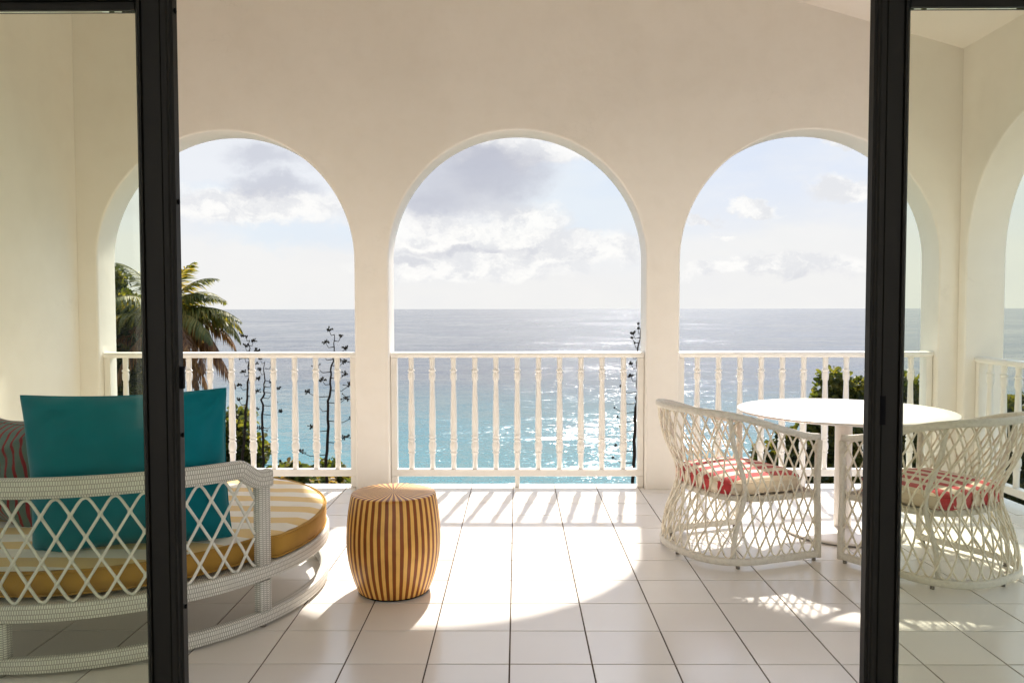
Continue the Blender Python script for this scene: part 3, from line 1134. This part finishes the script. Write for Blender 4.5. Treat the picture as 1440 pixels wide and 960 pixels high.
def puffy(w, d, h, ncorner=5.0, seed=0, wob=.006, nu=40, nv=14):
    """box cushion: superellipse outline w(y) x d(x), height h, rounded rims. base z=0"""
    m_ = MB()
    ring = 64
    prof = []          # (inset fraction, z)
    levels = [(0.0, .0), (.80, .0), (.95, .004), (1.0, .018), (1.012, .5 * h), (1.0, h - .018), (.965, h - .004), (.88, h + .006), (.70, h + .015), (.45, h + .021), (.2, h + .023), (0., h + .023)]
    base = 0
    for li, (k, z) in enumerate(levels):
        for i in range(ring):
            a = 2 * pi * i / ring
            ca, sa = cos(a), sin(a)
            x = abs(ca) ** (2 / ncorner) * (1 if ca > 0 else -1) * d / 2 * k
            y = abs(sa) ** (2 / ncorner) * (1 if sa > 0 else -1) * w / 2 * k
            nz = noise.noise(Vector((x * 6 + seed, y * 6, z * 8))) * wob
            m_.v.append((x + nz * (1 if k > .9 else 0), y + nz * (1 if k > .9 else 0), z + (nz * 1.4 if z > .01 else 0)))
    for li in range(len(levels) - 1):
        for i in range(ring):
            j = (i + 1) % ring
            m_.face((li * ring + i, li * ring + j, (li + 1) * ring + j, (li + 1) * ring + i), None, True)
    return m_


def chair_set(label, clabel, mid, ang, seed):
    t = make_chair(label, (mid[0], mid[1], 0), ang)
    f = Vector((cos(ang), sin(ang)))
    cpos = Vector(mid) - f * .283
    cu = thing('seat_cushion', clabel, 'cushion', (cpos.x, cpos.y, .376), ang, 'striped seat cushions on the armchairs')
    obj('cover', puffy(.61, .575, .092, 3.6, seed), 'red_stripe', cu)
    for z in (.018, .076):                # piping at both rims
        pts = []
        for i in range(72):
            a = 2 * pi * i / 72; ca, sa = cos(a), sin(a)
            x = abs(ca) ** (2 / 3.6) * (1 if ca > 0 else -1) * .2875 * 1.006
            y = abs(sa) ** (2 / 3.6) * (1 if sa > 0 else -1) * .305 * 1.006
            nz = noise.noise(Vector((x * 6 + seed, y * 6, z * 8))) * .006
            pts.append((x + nz, y + nz, z + nz))
        m_ = MB(); m_.tube(pts, .0035, 5, closed=True)
        obj('piping', m_, 'red_stripe', cu)
    return t


A1 = Vector((1.674, 4.42)); ang1 = radians(20.5)
mid1 = A1 + Vector((-sin(ang1), cos(ang1))) * .365
chair_set('white wicker armchair left of the round table beside the pillar', 'red and cream striped cushion in the armchair left of the table', mid1, ang1, 1.3)
A2 = Vector((1.786, 4.382)); ang2 = radians(180 - 58.6)
mid2 = A2 + Vector((sin(ang2), -cos(ang2))) * .365
chair_set('white wicker armchair right of the table behind the right glass door', 'red and cream striped cushion behind the right glass door', mid2, ang2, 7.7)

# ------------------------------------------------------------------ round daybed
DC = Vector((-1.97, 3.97)); DR = .975
db = thing('daybed', 'round white wicker daybed with a lattice back at left', 'daybed', (DC.x, DC.y, 0), 0)


def circ(r, z, a0=0, a1=360, n=96, closed=True):
    k = n if closed else n + 1
    return [(r * cos(radians(a0 + (a1 - a0) * i / n)), r * sin(radians(a0 + (a1 - a0) * i / n)), z) for i in range(k)]


m_ = MB(); m_.sweep(circ(DR, .042), rect(.045, .060, .008), (0, 0, 1), closed=True)
obj('base_ring', m_, 'weave', db)
m_ = MB(); m_.sweep(circ(DR, .243), rect(.050, .066, .008), (0, 0, 1), closed=True)
obj('seat_ring', m_, 'weave', db)
m_ = MB()
ctr = 0; m_.v.append((0, 0, .262))
cc = circ(DR - .026, .268, n=72)
m_.v += cc
for i in range(72):
    j = (i + 1) % 72
    m_.face((0, 1 + i, 1 + j), ((0, 0), cc[i][:2], cc[j][:2]))
obj('seat_deck', m_, 'weave', db)
A_L, A_R = -150.5, -29.5
for a in (-150, -90, -30, 30, 90, 150):
    tall = a in (-150, -30)
    m_ = MB()
    ca, sa = cos(radians(a)), sin(radians(a))
    rr = DR + (.004 if tall else -.002)
    pts = [(rr * ca, rr * sa, z) for z in ((.073, .14, .209) if not tall else (.073, .14, .209))]
    m_.sweep(pts, rect(.062, .046, .007), (ca, sa, 0))
    if tall:
        m_.sweep([(rr * ca, rr * sa, z) for z in (.277, .4, .52, .624)], rect(.062, .046, .007), (ca, sa, 0))
    obj('post', m_, 'weave', db)
    m_ = MB(); m_.lathe([(.014, .0005), (.015, .004), (.014, .0115)], 10, (DR * ca, DR * sa))
    obj('foot', m_, 'glide', db)


def top_z(a):
    """centre height of the top rail at angle a (deg): flat, with swept shoulders at both ends"""
    e = min(a - A_L + 2.2, A_R + 2.2 - a)          # degrees from the end
    if e > 9.0: return .712 + .010 * cos(radians((a + 90) * 1.4))
    top = .712 + .010 * cos(radians(52 * 1.4))
    lo = .655
    if e < 2.8: return lo
    u = (e - 2.8) / 6.2
    return lo + (top - lo) * (u ** 1.6)


pts = []; sc = []
k = 150
for i in range(k + 1):
    a = A_L - 2.2 + (A_R - A_L + 4.4) * i / k
    pts.append(((DR + .002) * cos(radians(a)), (DR + .002) * sin(radians(a)), top_z(a)))
m_ = MB(); m_.sweep(pts, rect(.050, .078, .012), (0, 0, 1))
obj('top_rail', m_, 'weave', db)

# lattice of the back
arcL = radians(A_R - A_L - 5.0) * DR
NPD = 19
pd = arcL / NPD
ZB, ZT = .280, .676


def db_pt(l, h, off=0):
    a = radians(A_L + 2.5) + l / DR
    deg = math.degrees(a)
    zt = min(ZT, top_z(deg) - .036)
    r = DR + off
    return Vector((r * cos(a), r * sin(a), ZB + (zt - ZB) * h))


shift = 2.5 * pd
cross = MB()
for sg in (-1, 1):
    for i in range(-3, NPD + 4):
        run = []
        for j in range(23):
            tau = j / 22
            l = i * pd + sg * shift * tau
            if -1e-6 <= l <= arcL + 1e-6:
                run.append(db_pt(l, lattice_h(tau, .09), .003 * sg))
        if len(run) >= 3:
            m_ = MB(); m_.tube(run, .0062, 6, caps=False)
            obj('strand', m_, 'strand', db)
for i in range(-3, NPD + 4):
    for j in range(1, 5):
        tau = j * .2 * 1.0
        # strands i (+) and i2 (-) cross where i*p + shift*tau = i2*p - shift*tau
        l = i * pd + shift * tau
        if 0.01 < l < arcL - .01:
            q = db_pt(l, lattice_h(tau, .09))
            n_ = Vector((q.x, q.y, 0)).normalized()
            t_ = Vector((-n_.y, n_.x, 0))
            cross.ico(q, .0108, (1, 1, 1.25))
b_ = obj('binding', cross, 'strand', db, kind='stuff')

# mattress (a thing of its own lying on the deck)
mt = thing('mattress', 'round yellow and white striped mattress lying on the wicker daybed', 'mattress', (DC.x, DC.y, .277), 0)
MH = .112


def mat_r(a):
    """radius: inside the lattice at the back, out over the ring at the front"""
    a = (a + 180) % 360 - 180
    def ss(x): x = min(max(x, 0), 1); return x * x * (3 - 2 * x)
    inner, outer = DR - .060, DR + .008
    k1 = ss((a + 27.0) / 2.2) if a > -90 else ss((-153.0 - a) / 2.2)
    return inner + (outer - inner) * k1


def mattress():
    seg = 240
    m_ = MB()
    rl = [0, .2, .4, .55, .7, .8, .88, .93, .965, .985]
    for k_ in rl:
        for i in range(seg):
            a = 360 * i / seg; r = mat_r(a) * k_
            x, y = r * cos(radians(a)), r * sin(radians(a))
            z = MH + .012 * (1 - k_ ** 2) + .0045 * noise.noise(Vector((x * 5, y * 5, 1))) + .004 * noise.noise(Vector((x * 14, y * 14, 5))) * k_
            if k_ > .9: z -= .010 * ((k_ - .9) / .085) ** 2
            m_.v.append((x, y, z))
    for j in range(len(rl) - 1):
        for i in range(seg):
            q = (i + 1) % seg
            m_.face((j * seg + i, (j + 1) * seg + i, (j + 1) * seg + q, j * seg + q), None, True)
    obj('top_cover', m_, 'yellow_stripe', mt)
    m_ = MB()
    lv = [(.985, MH - .0095), (.993, MH - .012), (1.0, MH - .022), (1.004, MH * .5), (.998, .012), (.97, .001), (.3, .001)]
    for k_, z in lv:
        for i in range(seg):
            a = 360 * i / seg; r = mat_r(a) * k_
            r += .003 * noise.noise(Vector((cos(radians(a)) * 9, sin(radians(a)) * 9, z * 12)))
            m_.v.append((r * cos(radians(a)), r * sin(radians(a)), z))
    for j in range(len(lv) - 1):
        for i in range(seg):
            q = (i + 1) % seg
            m_.face((j * seg + i, (j + 1) * seg + i, (j + 1) * seg + q, j * seg + q), None, True)
    obj('side_band', m_, 'gold', mt)
    for kz in (MH - .012, .010):
        m_ = MB()
        pts = []
        for i in range(200):
            a = 360 * i / 200; r = mat_r(a) * 1.0
            pts.append((r * cos(radians(a)), r * sin(radians(a)), kz))
        m_.tube(pts, .0045, 5, closed=True)
        obj('piping', m_, 'gold', mt)


mattress()


def pillow(w, h, t, n=30, wr=.006, seed=0., pinch=.07, sag=0.):
    m_ = MB()
    def P(u, v, side):
        x = w / 2 * u * (1 - pinch * (1 - v * v)); y = h / 2 * v * (1 - pinch * (1 - u * u))
        th = t / 2 * max(0, (1 - u ** 4) * (1 - v ** 4)) ** .55
        nz = noise.noise(Vector((x * 5 + seed, y * 5, side * 3.))) * wr * 2 + noise.noise(Vector((x * 13 + seed, y * 13, side * 7.))) * wr
        ed = min(1, th / (t * .25))
        # wrinkles radiating from the corners
        cr = sin(atan2(1 - abs(v), 1 - abs(u)) * 11 + u * 2) * wr * .8 * (abs(u * v)) ** 1.1
        fold = noise.noise(Vector((x * 2.2 + y * 3 + seed, y * 9 - x * 5, side * 2.)))
        cr += wr * 1.1 * (1 - abs(fold) * 2.4) * (.35 + .65 * abs(v))
        y -= sag * (1 - u * u) * (1 if v > 0 else 0) * v
        return (x, y, side * (th + (nz + cr) * ed))
    for side in (1, -1):
        b = len(m_.v)
        for j in range(n + 1):
            for i in range(n + 1):
                u = sin(pi / 2 * (2 * i / n - 1)); v = sin(pi / 2 * (2 * j / n - 1))
                m_.v.append(P(u, v, side))
        for j in range(n):
            for i in range(n):
                a = b + j * (n + 1) + i
                q = (a, a + 1, a + n + 2, a + n + 1)
                if side < 0: q = q[::-1]
                m_.face(q, [(m_.v[k_][0], m_.v[k_][1]) for k_ in q], True)
    return m_


def seam(w, h, pinch, sag=0.):
    pts = []
    N_ = 40
    for e in range(4):
        for i in range(N_):
            q = -1 + 2 * i / N_
            u, v = ((q, -1), (1, q), (-q, 1), (-1, -q))[e]
            x = w / 2 * u * (1 - pinch * (1 - v * v)); y = h / 2 * v * (1 - pinch * (1 - u * u))
            y -= sag * (1 - u * u) * (1 if v > 0 else 0) * v
            pts.append((x, y, 0))
    m_ = MB(); m_.tube(pts, .0038, 5, closed=True, up=(0, 0, 1))
    return m_


def place_pillow(name, label, mat, w, h, t, base, lean, yaw, roll=0., **kw):
    """standing pillow: base = point under its lower edge, lean back (towards -normal), yaw about z"""
    o = thing(name, label, 'pillow', base, 0, None)
    R_ = Matrix.Rotation(yaw, 4, 'Z') @ Matrix.Rotation(pi / 2 + lean, 4, 'X') @ Matrix.Rotation(roll, 4, 'Z')
    up = (R_ @ Vector((0, 1, 0, 0))).xyz
    o.matrix_world = Matrix.Translation(Vector(base) + up * h / 2 * .97) @ R_
    obj('cover', pillow(w, h, t, **kw), mat, o)
    obj('seam', seam(w, h, kw.get('pinch', .07), kw.get('sag', 0.)), mat, o)
    return o


place_pillow('scatter_pillow', 'large teal pillow leaning on the lattice back of the daybed', 'teal', .80, .68, .24, (-1.66, 3.43, .385), .10, .24, radians(.8), wr=.017, seed=2., pinch=.038, sag=.006)
place_pillow('scatter_pillow', 'striped grey green and red pillow at the left photo edge', 'pin_stripe', .62, .56, .24, (-2.44, 3.80, .395), .22, -.35, radians(-8), wr=.012, seed=9., pinch=.06, sag=.03)

# ------------------------------------------------------------------ planting on the slope
def leaf_cloud(m_, c_, rad, n, size, rng_, flat=.0):
    """leaves through the volume of an ellipsoid, denser near its skin"""
    for _ in range(n):
        while True:
            p = Vector((rng_.uniform(-1, 1), rng_.uniform(-1, 1), rng_.uniform(-1, 1)))
            if .05 < p.length < 1: break
        p = p.normalized() * (p.length ** .45)
        q = Vector((c_[0] + p.x * rad[0], c_[1] + p.y * rad[1], c_[2] + p.z * rad[2]))
        s = size * rng_.uniform(.6, 1.25)
        d = Vector((rng_.gauss(0, 1), rng_.gauss(0, 1), rng_.gauss(-.2, .8))).normalized()
        e = d.cross(Vector((rng_.gauss(0, 1), rng_.gauss(0, 1), rng_.gauss(0, 1)))).normalized()
        f = d.cross(e) * .15 * s
        b = len(m_.v)
        m_.v += [tuple(q), tuple(q + d * s * .35 + e * s * .36 + f), tuple(q + d * s * .8 + e * s * .26 + f), tuple(q + d * s), tuple(q + d * s * .8 - e * s * .26 + f), tuple(q + d * s * .35 - e * s * .36 + f)]
        m_.face((b, b + 1, b + 2, b + 3)); m_.face((b, b + 3, b + 4, b + 5))


def clumps(c_, rad, n, cl, rng_):
    out = []
    for _ in range(n):
        while True:
            p = Vector((rng_.uniform(-1, 1), rng_.uniform(-1, 1), rng_.uniform(-1, 1)))
            if .3 < p.length < 1: break
        k = cl * rng_.uniform(.6, 1.3)
        out.append(((c_[0] + p.x * rad[0], c_[1] + p.y * rad[1], c_[2] + p.z * rad[2]), (k, k, k * .8)))
    return out


def leafy(name, label, cat, c_, rad, ncl, cl, per, size, mat, seed, group=None, trunk_r=.09):
    rng_ = random.Random(seed)
    gz = terrain_z(c_[0], c_[1])
    t = thing(name, label, cat, (c_[0], c_[1], gz), 0, group)
    off = Vector((c_[0], c_[1], gz))
    m_ = MB()
    cls = clumps(c_, rad, ncl, cl, rng_)
    for cc_, rr in cls:
        leaf_cloud(m_, Vector(cc_) - off, rr, per, size, rng_)
    leaf_cloud(m_, Vector(c_) - off, (rad[0] * .8, rad[1] * .8, rad[2] * .8), per * 5, size, rng_)
    obj('crown', m_, mat, t)
    m_ = MB()
    cz = c_[2] - gz
    tr = [(0, 0, -.3), (.08, .05, cz * .3), (-.05, .1, cz * .6), (0, 0, cz)]
    m_.tube(tr, trunk_r, 8, scale=[1.4, 1, .8, .5])
    obj('trunk', m_, 'bark', t)
    for i in range(min(9, len(cls))):
        m_ = MB(); a = Vector(tr[2]); b = Vector(cls[i][0]) - off
        mid = (a + b) / 2 + Vector((0, 0, .1))
        m_.tube([a, mid, b], trunk_r * .35, 5, scale=[1, .7, .3])
        obj('branch', m_, 'bark', t)
    return t


def W(px, py, Y):           # helper used while laying out: the point at distance Y seen at that place
    return Vector(((px - 727) / 1126 * Y, Y, 1.4 - (py - 434) / 1126 * Y))


GT = 'leafy trees on the slope below the veranda'
def tr_at(label, px, pt, pb, Y, half_px, seed, mat, n=26, size=.16, cl=.34, per=150, name='leafy_tree', cat='tree', group=GT):
    top, bot = W(px, pt, Y), W(px, pb, Y)
    cz = (top.z + bot.z) / 2; rz_ = (top.z - bot.z) / 2
    return leafy(name, label, cat, (top.x, Y, cz), (half_px / 1126 * Y * .82, half_px / 1126 * Y * .82, rz_ * .86), n, cl, per, size, mat, seed, group)


# left: dense tree behind the door stile, shrubs under the palm
tr_at('tall dense green tree at the left jamb of the left arch', 148, 362, 660, 17.5, 78, 11, 'leaf', 110, .12, .34, 190, group=None)
tr_at('dark green shrub just below the palm behind the balusters', 318, 575, 720, 13.0, 62, 12, 'leaf', 40, .13, .26, 150, 'shrub', 'shrub', 'shrubs on the slope below the left arch')
tr_at('dark shrub behind the daybed pillow at the far left', 215, 590, 740, 12.0, 80, 21, 'dark_leaf', 40, .13, .30, 150, 'shrub', 'shrub', 'shrubs on the slope below the left arch')
tr_at('low sea grape bush with rusty leaves at the foot of the balusters', 425, 655, 740, 10.5, 62, 13, 'grape', 36, .11, .20, 110, 'shrub', 'shrub', 'shrubs on the slope below the left arch')
tr_at('low sea grape bush beside the pillar left of the barrel stool', 478, 652, 745, 10.8, 48, 14, 'grape', 30, .11, .20, 110, 'shrub', 'shrub', 'shrubs on the slope below the left arch')
# right: trees behind the table
tr_at('green leafy tree seen above and below the white tabletop', 1178, 512, 760, 13.0, 58, 15, 'leaf', 60, .11, .26, 230)
tr_at('leafy tree behind the chair to the left of the table column', 1122, 600, 770, 12.6, 56, 16, 'dark_leaf', 48, .11, .25, 200)
tr_at('dark leafy tree filling the right end of the right arch', 1285, 508, 770, 13.4, 66, 17, 'leaf', 70, .11, .27, 230)
tr_at('dark leafy tree seen through the side arch balusters', 1450, 520, 790, 13.0, 72, 18, 'dark_leaf', 70, .12, .29, 210)
# scrub on the slope just outside
rs = random.Random(5)
m_ = MB()
for _ in range(240):
    x = rs.choice([rs.uniform(-9, -2.3), rs.uniform(5, 12)]); y = rs.uniform(8.2, 15)
    lim = 1.4 - .232 * y
    z = min(terrain_z(x, y) + rs.uniform(.1, 1.6), lim - .3)
    leaf_cloud(m_, (x, y, z), (.5, .5, .4), 55, .15, rs)
obj('scrub', m_, 'dark_leaf', kind='stuff')

# palm ------------------------------------------------------------
def frond(m_l, m_s, base, az, elev, length, droop, rng_, leaf=.5, hang=.6, n=34):
    """m_l leaflets, m_s rachis; starts at base, azimuth az, initial elevation elev"""
    pts = []
    p = Vector(base); e = elev
    st_ = length / n
    for i in range(n + 1):
        pts.append(p.copy())
        d = Vector((cos(az) * cos(e), sin(az) * cos(e), sin(e)))
        p = p + d * st_
        e -= droop / n * (0.5 + 1.1 * i / n)
    m_s.tube(pts[::2] if n % 2 == 0 else pts, .022, 5, scale=[1 - .85 * i / (len(pts[::2]) - 1) for i in range(len(pts[::2]))])
    for i in range(3, n):
        t = (pts[i + 1] - pts[i]).normalized()
        side = t.cross(Vector((0, 0, 1)))
        if side.length < .1: side = Vector((-sin(az), cos(az), 0))
        side.normalize()
        k = sin(pi * (i / n) ** .8) * .85 + .15
        for sg in (-1, 1):
            for sub in (0, .5):
                L_ = leaf * k * rng_.uniform(.75, 1.1)
                b = pts[i] + t * st_ * sub
                d = (side * sg * rng_.uniform(.55, .8) + t * rng_.uniform(.35, .7) + Vector((0, 0, -hang * rng_.uniform(.3, 1.1)))).normalized()
                d2 = (d + Vector((0, 0, -hang * 1.1))).normalized()
                wv = t.cross(d).cross(d).normalized() * .017
                m1 = b + d * L_ * .5; m2 = m1 + d2 * L_ * .5
                q = len(m_l.v)
                m_l.v += [tuple(b - wv * .5), tuple(b + wv * .5), tuple(m1 - wv), tuple(m1 + wv), tuple(m2)]
                m_l.face((q, q + 1, q + 3, q + 2)); m_l.face((q + 2, q + 3, q + 4))


def palm():
    Y = 17.0
    c_ = W(230, 446, Y)
    gz = terrain_z(c_.x, Y)
    t = thing('palm_tree', 'coconut palm with drooping half brown fronds behind the left door stile', 'palm tree', (c_.x, Y, gz))
    H = c_.z - gz
    m_ = MB()
    m_.tube([(-.3, .2, -.3), (-.2, .1, H * .35), (-.02, 0, H * .7), (0, 0, H)], .14, 12, scale=[1.6, 1.05, .85, .9])
    obj('trunk', m_, 'bark', t)
    rng_ = random.Random(3)
    spec = [(a_, b_, c_2 * .86, d_, e_, f_) for a_, b_, c_2, d_, e_, f_ in [  # az deg (0 = +x right), elev, length, droop, hang, dead
        (6, 68, 1.75, 1.35, .35, 0), (-14, 80, 1.7, 1.0, .3, 0), (170, 72, 2.0, 1.1, .35, 0), (0, 46, 1.7, 1.3, .35, 0), (-8, 24, 2.15, 1.15, .5, 0), (-5, 62, 1.5, 1.8, .4, 0), (12, 8, 2.1, 1.5, 1.0, 1),
        (-12, -4, 2.0, 1.25, 1.2, 1), (20, -25, 2.3, .9, 1.2, 1), (-30, -38, 2.2, .8, 1.0, 1), (5, -50, 2.3, .5, .9, 1),
        (60, 50, 2.2, 1.7, .6, 0), (110, 55, 2.2, 1.6, .6, 0), (150, 42, 2.3, 1.7, .6, 0), (185, 35, 2.2, 1.6, .6, 0), (215, 15, 2.2, 1.4, .8, 0),
        (250, 45, 2.0, 1.6, .6, 0), (290, 30, 2.0, 1.7, .7, 0), (175, -10, 2.2, 1.2, 1.0, 1), (330, 15, 2.0, 1.5, .9, 0), (-48, 5, 2.0, 1.4, 1.0, 1), (35, 25, 2.2, 1.6, .8, 0),
        (300, -30, 2.1, .9, 1.1, 0), (-2, 36, 1.9, 2.0, .6, 0), (8, 20, 2.2, 1.7, .9, 0), (-35, -15, 2.2, 1.0, 1.2, 1), (0, -28, 2.5, .7, 1.2, 1), (230, -35, 2.2, .8, 1.0, 1)]]
    for az, el, ln, dr_, hg, dead in spec:
        ml, ms = MB(), MB()
        frond(ml, ms, (0, 0, H), radians(az), radians(el), ln, dr_, rng_, .52, hg)
        f = obj('frond', ml, 'dead_frond' if dead else 'frond', t, label='dry brown frond' if dead else None)
        obj('rib', ms, 'dead_frond' if dead else 'frond', f)
    for k_ in range(5):
        a = rng_.uniform(0, 6.28)
        m_ = MB(); m_.ico((.2 * cos(a), .2 * sin(a), H - .18 - rng_.uniform(0, .1)), .11, (1, 1, 1.25))
        obj('coconut', m_, 'leaf', t)


palm()


def clump_palm():
    Y = 18.2
    c_ = W(158, 610, Y)
    gz = terrain_z(c_.x, Y)
    t = thing('clump_palm', 'upright feathery green palm clump at the left jamb behind the stile', 'palm tree', (c_.x, Y, gz))
    H = c_.z - gz
    rng_ = random.Random(31)
    for i in range(4):
        a = i * 1.7
        m_ = MB(); m_.tube([(.25 * cos(a), .25 * sin(a), -.3), (.2 * cos(a), .2 * sin(a), H * .6), (.12 * cos(a), .12 * sin(a), H)], .06, 8)
        obj('trunk', m_, 'bark', t)
    for i in range(30):
        az = i * 2.399; el = radians(rng_.uniform(58, 86)); ln = rng_.uniform(2.6, 4.1)
        if i % 4 == 0: ln *= .6
        ml, ms = MB(), MB()
        frond(ml, ms, (.12 * cos(az), .12 * sin(az), H - .1), az, el, ln, rng_.uniform(.7, 1.5), rng_, .55, .45, 40)
        f = obj('frond', ml, 'frond', t)
        obj('rib', ms, 'frond', f)


clump_palm()


# agave flower stalks ----------------------------------------------
def agave(label, px_path, Y, seed, branches):
    """px_path: list of places (top first); branches: (fraction from the top, side, length, cluster size)"""
    rng_ = random.Random(seed)
    pts = [W(x, y, Y) for x, y in px_path]
    bx_, gz = pts[-1].x, terrain_z(pts[-1].x, Y)
    t = thing('agave_stalk', label, 'agave stalk', (bx_, Y, gz), 0, 'dry agave flower stalks standing in front of the sea')
    off = Vector((bx_, Y, gz))
    full = [p - off for p in pts]
    if full[-1].z > .3: full.append(Vector((0.02, 0, -.2)))
    full = full[::-1]
    fine = []
    for a, b in zip(full, full[1:]):
        for k_ in range(4): fine.append(a.lerp(b, k_ / 4) + Vector((rng_.gauss(0, .008), rng_.gauss(0, .008), 0)))
    fine.append(full[-1])
    m_ = MB(); m_.tube(fine, .0155, 6, scale=[1.25 - 1.0 * (i / (len(fine) - 1)) ** 1.6 for i in range(len(fine))])
    obj('stem', m_, 'stalk', t)
    top, low = pts[0] - off, pts[-1] - off
    for fr, sd_, ln, cs in branches:
        # point at this fraction of the given path
        q = fr * (len(pts) - 1); i = min(int(q), len(pts) - 2)
        p = (pts[i].lerp(pts[i + 1], q - i)) - off
        d = Vector((sd_, rng_.uniform(-.5, .5), 0)).normalized()
        m_ = MB()
        e1 = p + d * ln * .6 + Vector((0, 0, -.01)); e2 = p + d * ln + Vector((0, 0, .05))
        m_.tube([p, e1, e2], .0045, 4, scale=[1.2, .9, .6])
        if cs > 0:
            for _ in range(int(7 + cs * 170)):
                g = Vector((rng_.gauss(0, 1), rng_.gauss(0, 1), rng_.gauss(.3, .6))) * cs * .5
                m_.tube([e2, e2 + g], .004, 3, caps=False)
                m_.ico(e2 + g, .0075 * rng_.uniform(.7, 1.3), (1, 1, 1.6))
        obj('branch', m_, 'pod', t)
    m_ = MB()                      # spent rosette of leaves at the foot
    for i in range(16):
        a = i * 2.4; el = radians(25 + 3 * i)
        d = Vector((cos(a) * cos(el), sin(a) * cos(el), sin(el)))
        s = Vector((-sin(a), cos(a), 0)) * .06
        b = Vector((0, 0, .05)); q = len(m_.v)
        m_.v += [tuple(b - s), tuple(b + s), tuple(b + d * .4 + s * 1.2), tuple(b + d * .4 - s * 1.2), tuple(b + d * .95)]
        m_.face((q, q + 1, q + 2, q + 3)); m_.face((q + 3, q + 2, q + 4))
    obj('rosette', m_, 'leaf', t)


def br(seed, n, f0, f1, l0, l1, c0, c1, bias=0):
    r = random.Random(seed); out = []
    for i in range(n):
        f = f0 + (f1 - f0) * i / (n - 1)
        sd_ = (1 if i % 2 else -1)
        if r.random() < abs(bias): sd_ = 1 if bias > 0 else -1
        out.append((f, sd_, r.uniform(l0, l1) * (.35 + 1.0 * min(1, f * 1.6)), r.uniform(c0, c1)))
    return out


agave('agave stalk beside the palm fronds with a tight head of pods', [(350, 478), (349, 500), (347, 530), (345, 560), (341, 600), (336, 655), (334, 700)], 9.5, 1,
      br(1, 15, 0.0, .75, .07, .14, .03, .06))
agave('thin crooked agave stalk third baluster left of the tallest one', [(371, 508), (371, 525), (370, 545), (368, 562), (367, 590), (367, 650), (368, 700)], 10.5, 2,
      br(2, 12, 0.02, .85, .08, .20, .015, .045, .55))
agave('tall agave stalk with dark pods in the left arch near the pillar', [(470, 470), (468, 495), (466, 520), (463, 545), (461, 570), (459, 610), (457, 660), (457, 705)], 9.0, 3,
      br(3, 17, 0.0, .80, .09, .24, .03, .06))
agave('bare crooked agave stalk against the pillar in the middle arch', [(901, 462), (899, 480), (897, 500), (896, 520), (897, 545), (895, 565), (894, 600), (892, 640), (891, 690)], 8.6, 4,
      br(4, 22, 0.0, .95, .06, .20, 0.0, .035, -.55))
